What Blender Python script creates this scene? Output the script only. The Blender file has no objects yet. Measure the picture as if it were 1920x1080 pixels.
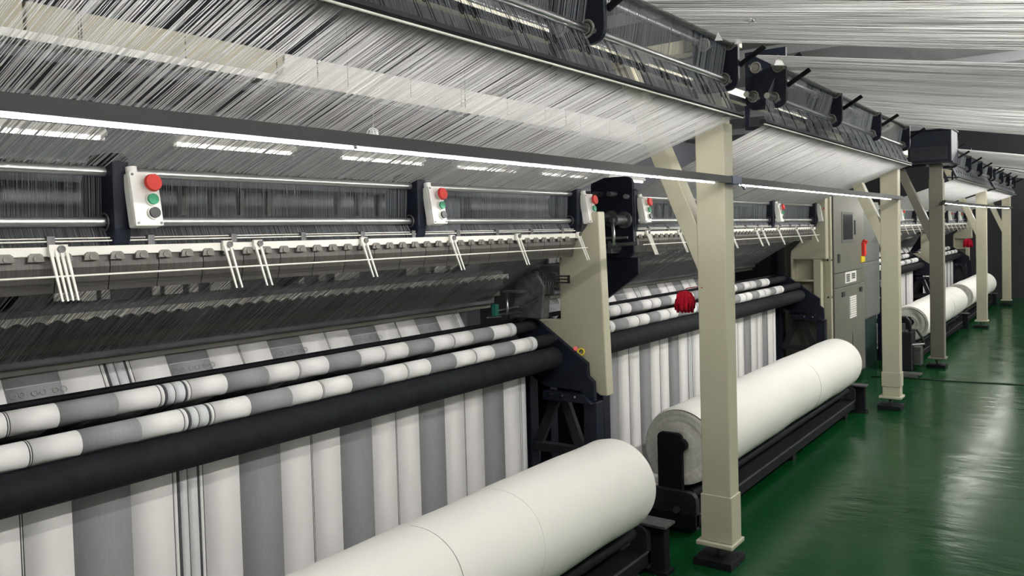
import bpy, bmesh, math, random
from mathutils import Vector, Euler
R = math.radians
S = bpy.context.scene
COL = S.collection
random.seed(7)

# ------------------------------------------------------------------ camera, world, exposure, large lights
cd = bpy.data.cameras.new('camera')
cam = bpy.data.objects.new('camera', cd); COL.objects.link(cam)
cd.sensor_fit = 'HORIZONTAL'; cd.sensor_width = 36.0
cd.lens = 1521.73 * 36.0 / 1920.0
cd.shift_x = 0.0; cd.shift_y = -(540 - 493.065) / 1920.0
cd.clip_start = 0.02; cd.clip_end = 100
YAW, PITCH, ROLL = 0.629529, 0.0334824, -0.0278156
fw = Vector((-math.sin(YAW) * math.cos(PITCH), math.cos(YAW) * math.cos(PITCH), -math.sin(PITCH)))
rr = Vector((math.cos(YAW), math.sin(YAW), 0)); uu = rr.cross(fw)
r2 = rr * math.cos(ROLL) + uu * math.sin(ROLL); u2 = uu * math.cos(ROLL) - rr * math.sin(ROLL)
from mathutils import Matrix
cam.matrix_world = Matrix(((r2.x, u2.x, -fw.x, 0), (r2.y, u2.y, -fw.y, 0), (r2.z, u2.z, -fw.z, 1.65), (0, 0, 0, 1)))
S.camera = cam

W = bpy.data.worlds.new('world'); S.world = W; W.use_nodes = True
W.node_tree.nodes['Background'].inputs[0].default_value = (0.80, 0.88, 1.0, 1)
W.node_tree.nodes['Background'].inputs[1].default_value = 0.05
S.view_settings.view_transform = 'Standard'; S.view_settings.look = 'None'
S.view_settings.exposure = 0.0; S.view_settings.gamma = 1.0; S.view_settings.use_curve_mapping = False
S.cycles.max_bounces = 8; S.cycles.diffuse_bounces = 4; S.cycles.glossy_bounces = 4

LED_STRENGTH = 122.0        # light tubes under the rails
CANOPY_FILL = 1080.0         # unseen lamps added to brighten the yarn canopy
LAMP_STRENGTH = 5.0      # ceiling fluorescent tubes

# ------------------------------------------------------------------ materials
def lin(c):
    c = c / 255.0
    return c / 12.92 if c <= 0.04045 else ((c + 0.055) / 1.055) ** 2.4
def rgb(r, g, b): return (lin(r), lin(g), lin(b), 1)
def mat(name, col, rough=0.5, metal=0.0, var=0.12, scale=8.0, stretch=(1, 1, 1), bump=0.0, bscale=60.0, spec=0.5, coat=0.0):
    m = bpy.data.materials.new(name); m.use_nodes = True
    nt = m.node_tree; n = nt.nodes; L = nt.links; p = n['Principled BSDF']
    p.inputs['Roughness'].default_value = rough; p.inputs['Metallic'].default_value = metal
    p.inputs['Specular IOR Level'].default_value = spec; p.inputs['Coat Weight'].default_value = coat
    tc = n.new('ShaderNodeTexCoord'); mp = n.new('ShaderNodeMapping'); mp.inputs['Scale'].default_value = stretch
    L.new(tc.outputs['Object'], mp.inputs['Vector'])
    nz = n.new('ShaderNodeTexNoise'); nz.inputs['Scale'].default_value = scale; nz.inputs['Detail'].default_value = 4
    L.new(mp.outputs[0], nz.inputs['Vector'])
    cr = n.new('ShaderNodeValToRGB'); e = cr.color_ramp.elements
    e[0].position = 0.3; e[1].position = 0.7
    e[0].color = tuple(c * (1 - var) for c in col[:3]) + (1,); e[1].color = tuple(min(1, c * (1 + var)) for c in col[:3]) + (1,)
    L.new(nz.outputs['Fac'], cr.inputs[0]); L.new(cr.outputs[0], p.inputs['Base Color'])
    if bump:
        nb = n.new('ShaderNodeTexNoise'); nb.inputs['Scale'].default_value = bscale; nb.inputs['Detail'].default_value = 3
        L.new(mp.outputs[0], nb.inputs['Vector'])
        b = n.new('ShaderNodeBump'); b.inputs['Strength'].default_value = bump; b.inputs['Distance'].default_value = 0.02
        L.new(nb.outputs['Fac'], b.inputs['Height']); L.new(b.outputs[0], p.inputs['Normal'])
    return m
def emit(name, col, strength):
    m = bpy.data.materials.new(name); m.use_nodes = True
    nt = m.node_tree; nt.nodes.remove(nt.nodes['Principled BSDF'])
    e = nt.nodes.new('ShaderNodeEmission'); e.inputs[0].default_value = col; e.inputs[1].default_value = strength
    nt.links.new(e.outputs[0], nt.nodes['Material Output'].inputs[0])
    return m

M = {}
M['navy'] = mat('dark_navy_paint', (0.009, 0.012, 0.024, 1), 0.5, 0, 0.3, 12, spec=0.3)
M['black'] = mat('black_paint', (0.008, 0.009, 0.012, 1), 0.6, 0, 0.3, 10, spec=0.2)
M['charcoal'] = mat('charcoal_paint', (0.020, 0.022, 0.028, 1), 0.6, 0, 0.25, 9, spec=0.3)
M['rubber'] = mat('black_roller_rubber', (0.011, 0.013, 0.016, 1), 0.75, 0, 0.25, 20, bump=0.05, bscale=300, spec=0.15)
M['cream'] = mat('cream_enamel', rgb(186, 182, 160), 0.42, 0, 0.05, 3)
M['creamshade'] = mat('cream_enamel_shaded', rgb(118, 115, 104), 0.5, 0, 0.06, 3)  # darker copy of the cream, with the third post's shade painted in
M['grey'] = mat('grey_enamel', rgb(112, 111, 103), 0.4, 0, 0.06, 4)
M['greydark'] = mat('dull_grey_enamel', rgb(96, 98, 96), 0.5, 0, 0.1, 4)
M['railgrey'] = mat('rail_grey_paint', rgb(52, 55, 55), 0.55, 0, 0.08, 6)
M['steel'] = mat('polished_steel', (0.55, 0.55, 0.56, 1), 0.28, 1.0, 0.06, 30, (1, 0.1, 1))
M['tube'] = mat('satin_aluminium_tube', (0.62, 0.62, 0.62, 1), 0.33, 0.9, 0.05, 20, (1, 0.1, 1))
M['iron'] = mat('dark_cast_iron', (0.15, 0.15, 0.155, 1), 0.45, 0.6, 0.3, 30)
M['white_bar'] = mat('white_painted_bar', (0.82, 0.80, 0.74, 1), 0.35, 0, 0.04, 10)
M['comb'] = mat('brown_grey_comb', (0.085, 0.078, 0.072, 1), 0.5, 0.2, 0.45, 700, (0.02, 1, 0.02))
M['lug'] = mat('grey_clamp_lug', (0.20, 0.19, 0.175, 1), 0.45, 0.4, 0.2, 40)
def yarn_mat(name, col, var, sy, trans):
    m = mat(name, col, 0.7, 0, var, 1.0, (0.05, sy, 0.05)); nt = m.node_tree; p = nt.nodes['Principled BSDF']; out = nt.nodes['Material Output']
    src = p.inputs['Base Color'].links[0].from_socket
    t = nt.nodes.new('ShaderNodeBsdfTranslucent'); x = nt.nodes.new('ShaderNodeMixShader'); x.inputs[0].default_value = trans
    nt.links.new(src, t.inputs[0]); nt.links.new(p.outputs[0], x.inputs[1]); nt.links.new(t.outputs[0], x.inputs[2]); nt.links.new(x.outputs[0], out.inputs[0])
    return m
M['yarn'] = yarn_mat('white_yarn', (0.62, 0.62, 0.615, 1), 0.14, 60, 0.18)
M['yarngrey'] = yarn_mat('grey_white_yarn', (0.74, 0.74, 0.74, 1), 0.25, 70, 0.45)
M['yarnfine'] = yarn_mat('fine_grey_yarn', (0.33, 0.35, 0.38, 1), 0.25, 70, 0.3)
M['yarndark'] = yarn_mat('smoky_dark_yarn', (0.46, 0.47, 0.49, 1), 0.25, 80, 0.3)
M['cloth'] = mat('white_cloth', (0.76, 0.75, 0.745, 1), 0.85, 0, 0.03, 5, bump=0.05, bscale=500, spec=0.2)
M['rollcloth'] = mat('white_rolled_cloth', (0.78, 0.775, 0.735, 1), 0.85, 0, 0.03, 2.5, (1, 0.5, 1), bump=0.12, bscale=7, spec=0.2)
M['rollend'] = mat('rolled_cloth_edge', (0.74, 0.73, 0.68, 1), 0.9, 0, 0.12, 40, (1, 0.2, 1), spec=0.1)
M['stripegrey'] = mat('grey_stripe_cloth', (0.275, 0.278, 0.29, 1), 0.85, 0, 0.06, 160, (0.1, 1, 0.1), spec=0.2)
M['stripedark'] = mat('dark_line_cloth', (0.075, 0.078, 0.085, 1), 0.85, 0, 0.1, 100, spec=0.2)
M['stripepale'] = mat('pale_blue_grey_cloth', (0.60, 0.63, 0.64, 1), 0.85, 0, 0.03, 60, spec=0.2)
M['motif'] = mat('pale_motif_thread', (0.40, 0.40, 0.41, 1), 0.85, 0, 0.05, 60, spec=0.2)
M['boxwhite'] = mat('white_plastic', (0.90, 0.89, 0.85, 1), 0.4, 0, 0.03, 8)
M['inner'] = mat('inner_cover_paint', (0.11, 0.115, 0.125, 1), 0.5, 0, 0.3, 5)
M['red'] = mat('red_plastic', (0.72, 0.045, 0.035, 1), 0.4, 0, 0.05, 8)
M['green'] = mat('green_plastic', (0.03, 0.34, 0.17, 1), 0.4, 0, 0.05, 8)
M['blackplastic'] = mat('black_plastic', (0.03, 0.03, 0.032, 1), 0.4, 0, 0.1, 8)
M['yellow'] = mat('yellow_plastic', (0.75, 0.58, 0.03, 1), 0.4, 0, 0.05, 8)
M['darkgreen'] = mat('dark_green_paint', (0.006, 0.028, 0.024, 1), 0.5, 0, 0.15, 6)
M['teal'] = mat('teal_paint', (0.01, 0.16, 0.12, 1), 0.4, 0, 0.1, 8)
M['tassel'] = mat('red_yarn', (0.38, 0.010, 0.025, 1), 0.9, 0, 0.35, 120, spec=0.1)
M['bluetape'] = mat('blue_tape', (0.03, 0.06, 0.13, 1), 0.35, 0, 0.1, 20)
M['paper'] = mat('white_lint', (0.85, 0.85, 0.84, 1), 0.9, 0, 0.05, 20)
M['screen'] = mat('dark_screen_glass', (0.035, 0.038, 0.04, 1), 0.12, 0, 0.1, 4)
M['wallgrey'] = mat('wall_paint_grey', (0.17, 0.18, 0.205, 1), 0.8, 0, 0.15, 1.2)
M['wallright'] = mat('wall_paint_pale', (0.42, 0.42, 0.40, 1), 0.8, 0, 0.08, 1.2)
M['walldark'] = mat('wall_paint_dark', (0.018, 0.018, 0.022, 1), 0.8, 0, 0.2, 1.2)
M['ceil'] = mat('ceiling_sheet', (0.30, 0.31, 0.32, 1), 0.8, 0, 0.1, 1.5)
M['led'] = emit('led_tube_glow', (1.0, 0.975, 0.94, 1), LED_STRENGTH)
M['canopyfill'] = emit('canopy_fill_glow', (1.0, 0.97, 0.92, 1), CANOPY_FILL)
M['lampglow'] = emit('fluorescent_glow', (1.0, 0.97, 0.90, 1), LAMP_STRENGTH)

def floor_material():
    m = bpy.data.materials.new('green_epoxy_floor'); m.use_nodes = True
    nt = m.node_tree; n = nt.nodes; L = nt.links; p = n['Principled BSDF']
    tc = n.new('ShaderNodeTexCoord')
    nz = n.new('ShaderNodeTexNoise'); nz.inputs['Scale'].default_value = 0.9; nz.inputs['Detail'].default_value = 6
    L.new(tc.outputs['Object'], nz.inputs['Vector'])
    cr = n.new('ShaderNodeValToRGB'); e = cr.color_ramp.elements
    e[0].position = 0.3; e[1].position = 0.75
    e[0].color = (0.0025, 0.038, 0.010, 1); e[1].color = (0.006, 0.054, 0.016, 1)
    L.new(nz.outputs['Fac'], cr.inputs[0]); L.new(cr.outputs[0], p.inputs['Base Color'])
    # trowel waves in the poured coat
    mp = n.new('ShaderNodeMapping'); mp.inputs['Scale'].default_value = (1.0, 2.2, 1.0); L.new(tc.outputs['Object'], mp.inputs['Vector'])
    nb = n.new('ShaderNodeTexNoise'); nb.inputs['Scale'].default_value = 3.6; nb.inputs['Detail'].default_value = 3.0
    L.new(mp.outputs[0], nb.inputs['Vector'])
    b = n.new('ShaderNodeBump'); b.inputs['Strength'].default_value = 0.17; b.inputs['Distance'].default_value = 0.02
    nw = n.new('ShaderNodeTexNoise'); nw.inputs['Scale'].default_value = 1.1; nw.inputs['Detail'].default_value = 2
    L.new(tc.outputs['Object'], nw.inputs['Vector'])
    mw = n.new('ShaderNodeMapRange'); mw.inputs[1].default_value = 0.42; mw.inputs[2].default_value = 0.62; mw.inputs[3].default_value = 0.08; mw.inputs[4].default_value = 0.42
    L.new(nw.outputs['Fac'], mw.inputs[0]); L.new(mw.outputs[0], b.inputs['Strength'])
    L.new(nb.outputs['Fac'], b.inputs['Height']); L.new(b.outputs[0], p.inputs['Normal'])
    ns = n.new('ShaderNodeTexNoise'); ns.inputs['Scale'].default_value = 2.5; ns.inputs['Detail'].default_value = 5
    L.new(tc.outputs['Object'], ns.inputs['Vector'])
    r = n.new('ShaderNodeMapRange'); r.inputs[3].default_value = 0.08; r.inputs[4].default_value = 0.30
    L.new(ns.outputs['Fac'], r.inputs[0]); L.new(r.outputs[0], p.inputs['Roughness'])
    p.inputs['Specular IOR Level'].default_value = 0.13
    return m
M['floor'] = floor_material()

# ------------------------------------------------------------------ mesh helpers
class MB:
    def __init__(self): self.v = []; self.f = []; self.mi = []; self.sm = []
    def add(self, vs, fs, mi=0, smooth=False):
        o = len(self.v); self.v += [tuple(p) for p in vs]
        for f in fs:
            self.f.append([i + o for i in f]); self.mi.append(mi); self.sm.append(smooth)
        return self
    def box(self, x0, x1, y0, y1, z0, z1, mi=0):
        return self.add([(x0, y0, z0), (x1, y0, z0), (x1, y1, z0), (x0, y1, z0), (x0, y0, z1), (x1, y0, z1), (x1, y1, z1), (x0, y1, z1)],
                        [(3, 2, 1, 0), (4, 5, 6, 7), (0, 1, 5, 4), (1, 2, 6, 5), (2, 3, 7, 6), (3, 0, 4, 7)], mi)
    def prism(self, poly, y0, y1, mi=0):          # polygon in XZ, pushed along Y
        n = len(poly)
        vs = [(x, y0, z) for x, z in poly] + [(x, y1, z) for x, z in poly]
        return self.add(vs, [list(range(n)), list(range(2 * n - 1, n - 1, -1))] + [(i, (i + 1) % n, n + (i + 1) % n, n + i) for i in range(n)], mi)
    def cyl(self, p0, p1, r, n=16, r1=None, caps=True, mi=0):
        p0 = Vector(p0); p1 = Vector(p1); d = (p1 - p0).normalized(); r1 = r if r1 is None else r1
        a = d.orthogonal().normalized(); b = d.cross(a)
        ring = [(a * math.cos(2 * math.pi * i / n) + b * math.sin(2 * math.pi * i / n)) for i in range(n)]
        v0 = [p0 + q * r for q in ring]; v1 = [p1 + q * r1 for q in ring]
        self.add(v0 + v1, [(i, (i + 1) % n, n + (i + 1) % n, n + i) for i in range(n)], mi, True)
        if caps:
            self.add(v0, [list(range(n - 1, -1, -1))], mi); self.add(v1, [list(range(n))], mi)
        return self
    def tube(self, pts, r, n=8, mi=0):
        pts = [Vector(p) for p in pts]; vs = []; prev = None
        for k, p in enumerate(pts):
            d = (pts[min(k + 1, len(pts) - 1)] - pts[max(k - 1, 0)]).normalized()
            a = d.orthogonal().normalized() if prev is None else (prev - d * prev.dot(d)).normalized()
            prev = a; b = d.cross(a)
            vs += [p + (a * math.cos(2 * math.pi * i / n) + b * math.sin(2 * math.pi * i / n)) * r for i in range(n)]
        fs = [(k * n + i, k * n + (i + 1) % n, (k + 1) * n + (i + 1) % n, (k + 1) * n + i) for k in range(len(pts) - 1) for i in range(n)]
        fs += [list(range(n - 1, -1, -1)), [len(vs) - n + i for i in range(n)]]
        return self.add(vs, fs, mi, True)
    def ring(self, c, ax, Rr, r, n=16, k=6, mi=0):   # torus round AX
        c = Vector(c); ax = Vector(ax).normalized(); a = ax.orthogonal().normalized(); b = ax.cross(a); vs = []
        for i in range(n):
            q = a * math.cos(2 * math.pi * i / n) + b * math.sin(2 * math.pi * i / n)
            vs += [c + q * (Rr + r * math.cos(2 * math.pi * j / k)) + ax * r * math.sin(2 * math.pi * j / k) for j in range(k)]
        return self.add(vs, [(i * k + j, ((i + 1) % n) * k + j, ((i + 1) % n) * k + (j + 1) % k, i * k + (j + 1) % k) for i in range(n) for j in range(k)], mi, True)
    def mesh(self, name, mats, org=(0, 0, 0), fix=True):
        me = bpy.data.meshes.new(name)
        me.from_pydata([(x - org[0], y - org[1], z - org[2]) for x, y, z in self.v], [], self.f)
        for m in (mats if isinstance(mats, (list, tuple)) else [mats]): me.materials.append(m)
        me.polygons.foreach_set('material_index', self.mi); me.polygons.foreach_set('use_smooth', self.sm)
        if fix:
            b = bmesh.new(); b.from_mesh(me); bmesh.ops.recalc_face_normals(b, faces=b.faces); b.to_mesh(me); b.free()
        me.update(); return me
    def build(self, name, mats, parent=None, org=(0, 0, 0), bevel=0, fix=True):
        return put(name, self.mesh(name, mats, org, fix), parent, bevel=bevel)

def put(name, me, parent=None, loc=None, rot=None, bevel=0):
    o = bpy.data.objects.new(name, me); COL.objects.link(o)
    if parent: o.parent = parent
    if loc is not None: o.location = loc
    if rot is not None: o.rotation_euler = rot
    if bevel:
        b = o.modifiers.new('bevel', 'BEVEL'); b.width = bevel; b.segments = 2; b.limit_method = 'ANGLE'; b.angle_limit = R(40)
    return o
def tag(o, label, cat, group=None, kind=None):
    o['label'] = label; o['category'] = cat
    if group: o['group'] = group
    if kind: o['kind'] = kind
    return o
def thing(name, org, label, cat, group=None):
    o = bpy.data.objects.new(name, None); COL.objects.link(o); o.location = org; o.empty_display_size = 0.1
    return tag(o, label, cat, group)
def struct(name, mb, m, bevel=0):
    o = mb.build(name, m, bevel=bevel); o['kind'] = 'structure'; return o

def rrect(x0, x1, z0, z1, r, n=6, top=True, bottom=True):     # rounded rectangle in XZ
    pts = []
    for cx, cz, a0, on in ((x1 - r, z1 - r, 0, top), (x0 + r, z1 - r, 90, top), (x0 + r, z0 + r, 180, bottom), (x1 - r, z0 + r, 270, bottom)):
        if on: pts += [(cx + r * math.cos(R(a0 + 90 * i / n)), cz + r * math.sin(R(a0 + 90 * i / n))) for i in range(n + 1)]
        else: pts.append((cx + (r if a0 in (0, 270) else -r), cz + (r if a0 < 180 else -r)))
    return pts

# ------------------------------------------------------------------ the hall
XL, XR, YB, YF, ZC = -8.0, 3.3, 20.6, -3.2, 3.75
struct('floor', MB().box(XL - .1, XR + .1, YF - .1, YB + 1.5, -0.1, 0.0), M['floor'])
struct('ceiling', MB().box(XL - .1, XR + .1, YF - .1, YB + .1, ZC, ZC + .1), M['ceil'])
struct('wall_left', MB().box(XL - .1, XL, YF, YB, 0, ZC), M['wallgrey'])
struct('wall_right', MB().box(XR, XR + .1, YF, YB, 0, ZC), M['wallright'])
struct('wall_front', MB().box(XL, XR, YF - .1, YF, 0, ZC), M['wallright'])
struct('wall_back', MB().box(XL, XR, YB, YB + .1, 0, ZC), M['walldark'])
# roof purlins over the sheets, seen in the gap between two ceiling yarn sheets
for i, y in enumerate((2.2, 4.6, 7.0, 9.4, 11.8, 14.2, 16.6, 19.0)):
    struct('trim_%d' % (i + 1), MB().box(XL, XR, y, y + .06, ZC - .12, ZC), M['ceil'])

def lamp(name, x, y, z, ln, label, group, glow='lampglow'):
    org = (x, y, z)
    t = thing(name, org, label, 'lamp', group)
    MB().prism([(-.06, .05), (-.03, .085), (.03, .085), (.06, .05), (.05, .028), (-.05, .028)], 0, ln).build('lamp_housing', M['boxwhite'], t)
    MB().cyl((0, .03, .012), (0, ln - .03, .012), .015, 10).build('lamp_tube', M[glow], t)
    for yy in (0, ln - .03): MB().cyl((0, yy, .012), (0, yy + .03, .012), .02, 10).build('lamp_socket', M['boxwhite'], t)
    for yy in (.15, ln - .15): MB().cyl((0, yy, .085), (0, yy, ZC - z), .004, 6).build('hanger_wire', M['iron'], t)
    return t
where = ['farthest left of the row', 'second from the left', 'third from the left', 'fourth from the left', 'fifth from the left', 'at the far end of the row']
for i in range(6):
    lamp('fluorescent_lamp', -6.0, 1.93 + 1.75 * i, 2.445, 1.2, 'tube lamp hung behind the machines under the tray, ' + where[i], 'tube lamps behind the machines')
names = ['over the near end of the aisle', 'over the aisle beside the second post', 'over the aisle beside the third post', 'over the aisle beside the fourth post', 'over the far end of the aisle']
for i, y in enumerate((1.2, 5.4, 9.6, 13.8, 17.6)):  # unseen lamps set aside to brighten the canopy without mirroring in the floor
    lamp('canopy_fill_lamp', 1.1, y, 3.35, 1.5, 'unseen fill lamp hung above the yarn canopy ' + names[i], 'unseen fill lamps above the yarn canopy', 'canopyfill')
t = thing('cable_tray', (-6.0, 0, 3.09), 'long white cable tray seen high behind the nearest yarn sheet', 'tray')
m = MB().box(-6.05, -5.95, 0.2, 12.5, 3.085, 3.145); m.build('tray_body', M['boxwhite'], t, (-6, 0, 3.09))
m = MB()
for y in (0.8, 3.0, 5.2, 7.4, 9.6, 11.8): m.cyl((-6, y, 3.145), (-6, y, ZC), .006, 6)
m.build('hanger_rod', M['iron'], t, (-6, 0, 3.09))
t = thing('ventilation_duct', (-6.3, 0, 3.18), 'beige ventilation duct running above the white cable tray behind the machines', 'duct')
for i, (a, b) in enumerate(((.4, 2.66), (2.68, 4.9), (4.92, 7.0), (7.02, 9.4), (9.42, 12.2))):
    MB().box(-6.55, -6.12, a, b, 3.17, 3.40).build('duct_section', M['cream'] if i < 2 else M['boxwhite'], t, (-6.3, 0, 3.18), bevel=.01)

# ------------------------------------------------------------------ yarn sheets
def yarn_sheet(name, prof, y0, y1, n, w, m, label, seed, gap=0.0, fan=(0, 0), wob=0.004, joint=0.0, drift=0.0):
    """n threads, each a three-sided strand that follows PROF (x, z) points; many can never be counted, so one object."""
    rnd = random.Random(seed); vs = []; fs = []; k = len(prof)
    ph = [rnd.uniform(0, 6.28) for _ in range(6)]
    for i in range(n):
        u = (i + rnd.uniform(-.45, .45)) / n
        d = .5 + .5 * math.sin(u * 41 + ph[0]) * math.sin(u * 97 + ph[1]) * math.cos(u * 13 + ph[2])
        if rnd.random() < gap * (0.4 + 1.2 * d): continue
        if joint and (u * joint) % 1.0 < 0.03: continue
        ww = w * rnd.choice((.7, .8, 1, 1, 1.25, 1.5)); off = rnd.uniform(-wob, wob); e = rnd.gauss(0, 1) * drift
        b = len(vs); dz = rnd.uniform(-.0025, .0025)
        for q, (x, z) in enumerate(prof):
            s = q / (k - 1)
            y = (y0 + fan[0] * s) + (y1 + fan[1] * s - y0 - fan[0] * s) * u + off + e * s
            x2, z2 = prof[min(q + 1, k - 1)]; x1, z1 = prof[max(q - 1, 0)]
            l = math.hypot(x2 - x1, z2 - z1); nx, nz = -(z2 - z1) / l, (x2 - x1) / l
            vs += [(x + nx * dz, y - ww * .5, z + nz * dz), (x + nx * dz, y + ww * .5, z + nz * dz), (x + nx * (dz + ww * .85), y, z + nz * (dz + ww * .85))]
        for q in range(k - 1):
            c = b + q * 3
            fs += [(c, c + 1, c + 4, c + 3), (c + 1, c + 2, c + 5, c + 4), (c + 2, c, c + 3, c + 5)]
    me = bpy.data.meshes.new(name); me.from_pydata(vs, [], fs); me.materials.append(m); me.update()
    o = put(name, me); return tag(o, label, 'yarn', None, 'stuff')

def sagged(p, q, sag, n=5):
    return [(p[0] + (q[0] - p[0]) * i / n, p[1] + (q[1] - p[1]) * i / n - sag * 4 * (i / n) * (1 - i / n)) for i in range(n + 1)]

# ------------------------------------------------------------------ knitting machines
TU, TL = (-2.278, 1.863), (-2.283, 1.721)         # upper and lower guide tube
R1, R2, R3 = (-2.53, 1.153), (-2.40, 1.087), (-2.385, 0.990)
RR1, RR3 = 0.0325, 0.0585
ORD = ['nearest', 'second', 'third', 'farthest']
MACH = [dict(y0=-0.02, y1=3.74, f0=0.02, f1=3.45, br=[-.01, 1.24, 2.49, 3.72], det=2),
        dict(y0=4.33, y1=8.10, f0=4.22, f1=7.47, br=[4.37, 5.62, 6.87, 8.12], det=2),
        dict(y0=10.68, y1=14.62, f0=10.8, f1=14.2, br=[10.75, 12.05, 13.35, 14.6], det=1),
        dict(y0=14.95, y1=18.95, f0=15.1, f1=18.5, br=[15.15, 16.4, 17.65, 18.9], det=1)]

lug_me = (lambda m: (m.add([(x, y, z) for x in (-.003, .004) for y, z in ((-.021, -.011), (.021, -.011), (.017, .006), (.010, .011), (-.010, .011), (-.017, .006))], [(5, 4, 3, 2, 1, 0), (6, 7, 8, 9, 10, 11)] + [(k, (k + 1) % 6, 6 + (k + 1) % 6, 6 + k) for k in range(6)]), m.cyl((.004, 0, -.002), (.007, 0, -.002), .008, 10), m.mesh('clamp_lug', M['lug']))[-1])(MB())
comb_me = MB().prism([(-.012, .012), (.010, .012), (.014, -.018), (-.004, -.085), (-.020, -.085)], -.0715, .0715).mesh('comb_block', M['comb'])
clip_me = MB().box(-.009, .009, -.010, .010, -.014, .014).mesh('rod_clip', M['iron'])
rivet_me = MB().cyl((0, 0, 0), (.006, 0, 0), .010, 10).mesh('rivet', M['iron'])
peg_me = MB().prism([(-.02, 0), (.02, 0), (.012, -.10), (-.012, -.10)], -.012, .012).mesh('jacquard_module', M['lug'])
plate_me = MB().box(-.004, .004, -.045, .045, -.028, .028).mesh('lit_patch', M['white_bar'])  # white plates stand in for lit background glimpsed through the machine

def finger_mesh(k):
    m = MB()
    m.box(-.004, .006, -.016 * (1 + .5 * k), .016 * (1 + .5 * k), -.012, .020)
    for i in range(2 + 2 * k):
        y = (-.010 + .020 * i / (1 + 2 * k)) * (1 + k)
        m.add([(.004, y - .004, .010), (.004, y + .004, .010), (.060, y + .0025, -.128), (.060, y - .0025, -.128), (-.002, y - .004, .006), (-.002, y + .004, .006), (.056, y + .0025, -.128), (.056, y - .0025, -.128)],
              [(0, 1, 2, 3), (7, 6, 5, 4), (0, 3, 7, 4), (1, 5, 6, 2), (3, 2, 6, 7), (0, 4, 5, 1)])
    return m.mesh('hook_finger', M['white_bar'])
finger_me = [finger_mesh(0), finger_mesh(1)]

# stripe pattern of the cloth along Y (start offset from the cloth's near edge of the nearest machine, material index)
W0, GR, DK, PL = 0, 1, 2, 3
def pattern1():
    p = [(.02, W0)]
    y = 0.02
    base = [(0.99, DK), (0.9935, W0), (0.996, DK), (0.9995, W0), (1.133, GR), (1.311, W0), (1.451, DK), (1.454, W0), (1.466, DK), (1.477, PL), (1.503, DK), (1.506, PL), (1.540, DK), (1.549, W0),
            (1.560, DK), (1.563, W0), (1.703, GR), (1.880, W0), (2.020, DK), (2.0235, W0), (2.026, DK), (2.029, W0), (2.168, GR), (2.342, W0), (2.480, DK), (2.4835, W0), (2.486, DK), (2.489, W0),
            (2.627, GR), (2.801, W0), (2.941, DK), (2.944, W0), (2.946, DK), (2.949, W0), (3.086, GR), (3.254, W0), (3.392, DK), (3.396, W0), (3.404, DK), (3.408, PL)]
    pre = [(0.21, GR), (0.385, W0), (0.525, DK), (0.529, W0), (0.532, DK), (0.536, W0), (0.672, GR), (0.850, W0)]
    return p + pre + base
P1 = pattern1()
P2 = [(4.22, W0), (4.28, GR), (4.453, W0), (4.593, DK), (4.600, W0), (4.740, GR), (4.902, W0), (5.04, DK), (5.047, W0), (5.18, GR), (5.349, W0), (5.490, DK), (5.493, W0), (5.505, DK), (5.516, PL),
      (5.545, DK), (5.548, PL), (5.578, DK), (5.588, W0), (5.600, DK), (5.603, W0), (5.745, GR), (5.92, W0), (6.06, DK), (6.066, W0), (6.20, GR), (6.37, W0), (6.50, DK), (6.506, W0), (6.644, GR), (6.818, W0), (6.97, DK), (6.976, W0),
      (7.111, GR), (7.253, W0), (7.40, DK), (7.404, W0)]
def shift(P, d, f0, f1):
    q = [(y + d, k) for y, k in P if f0 < y + d < f1 - .02]
    return [(f0, W0)] + q

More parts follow.
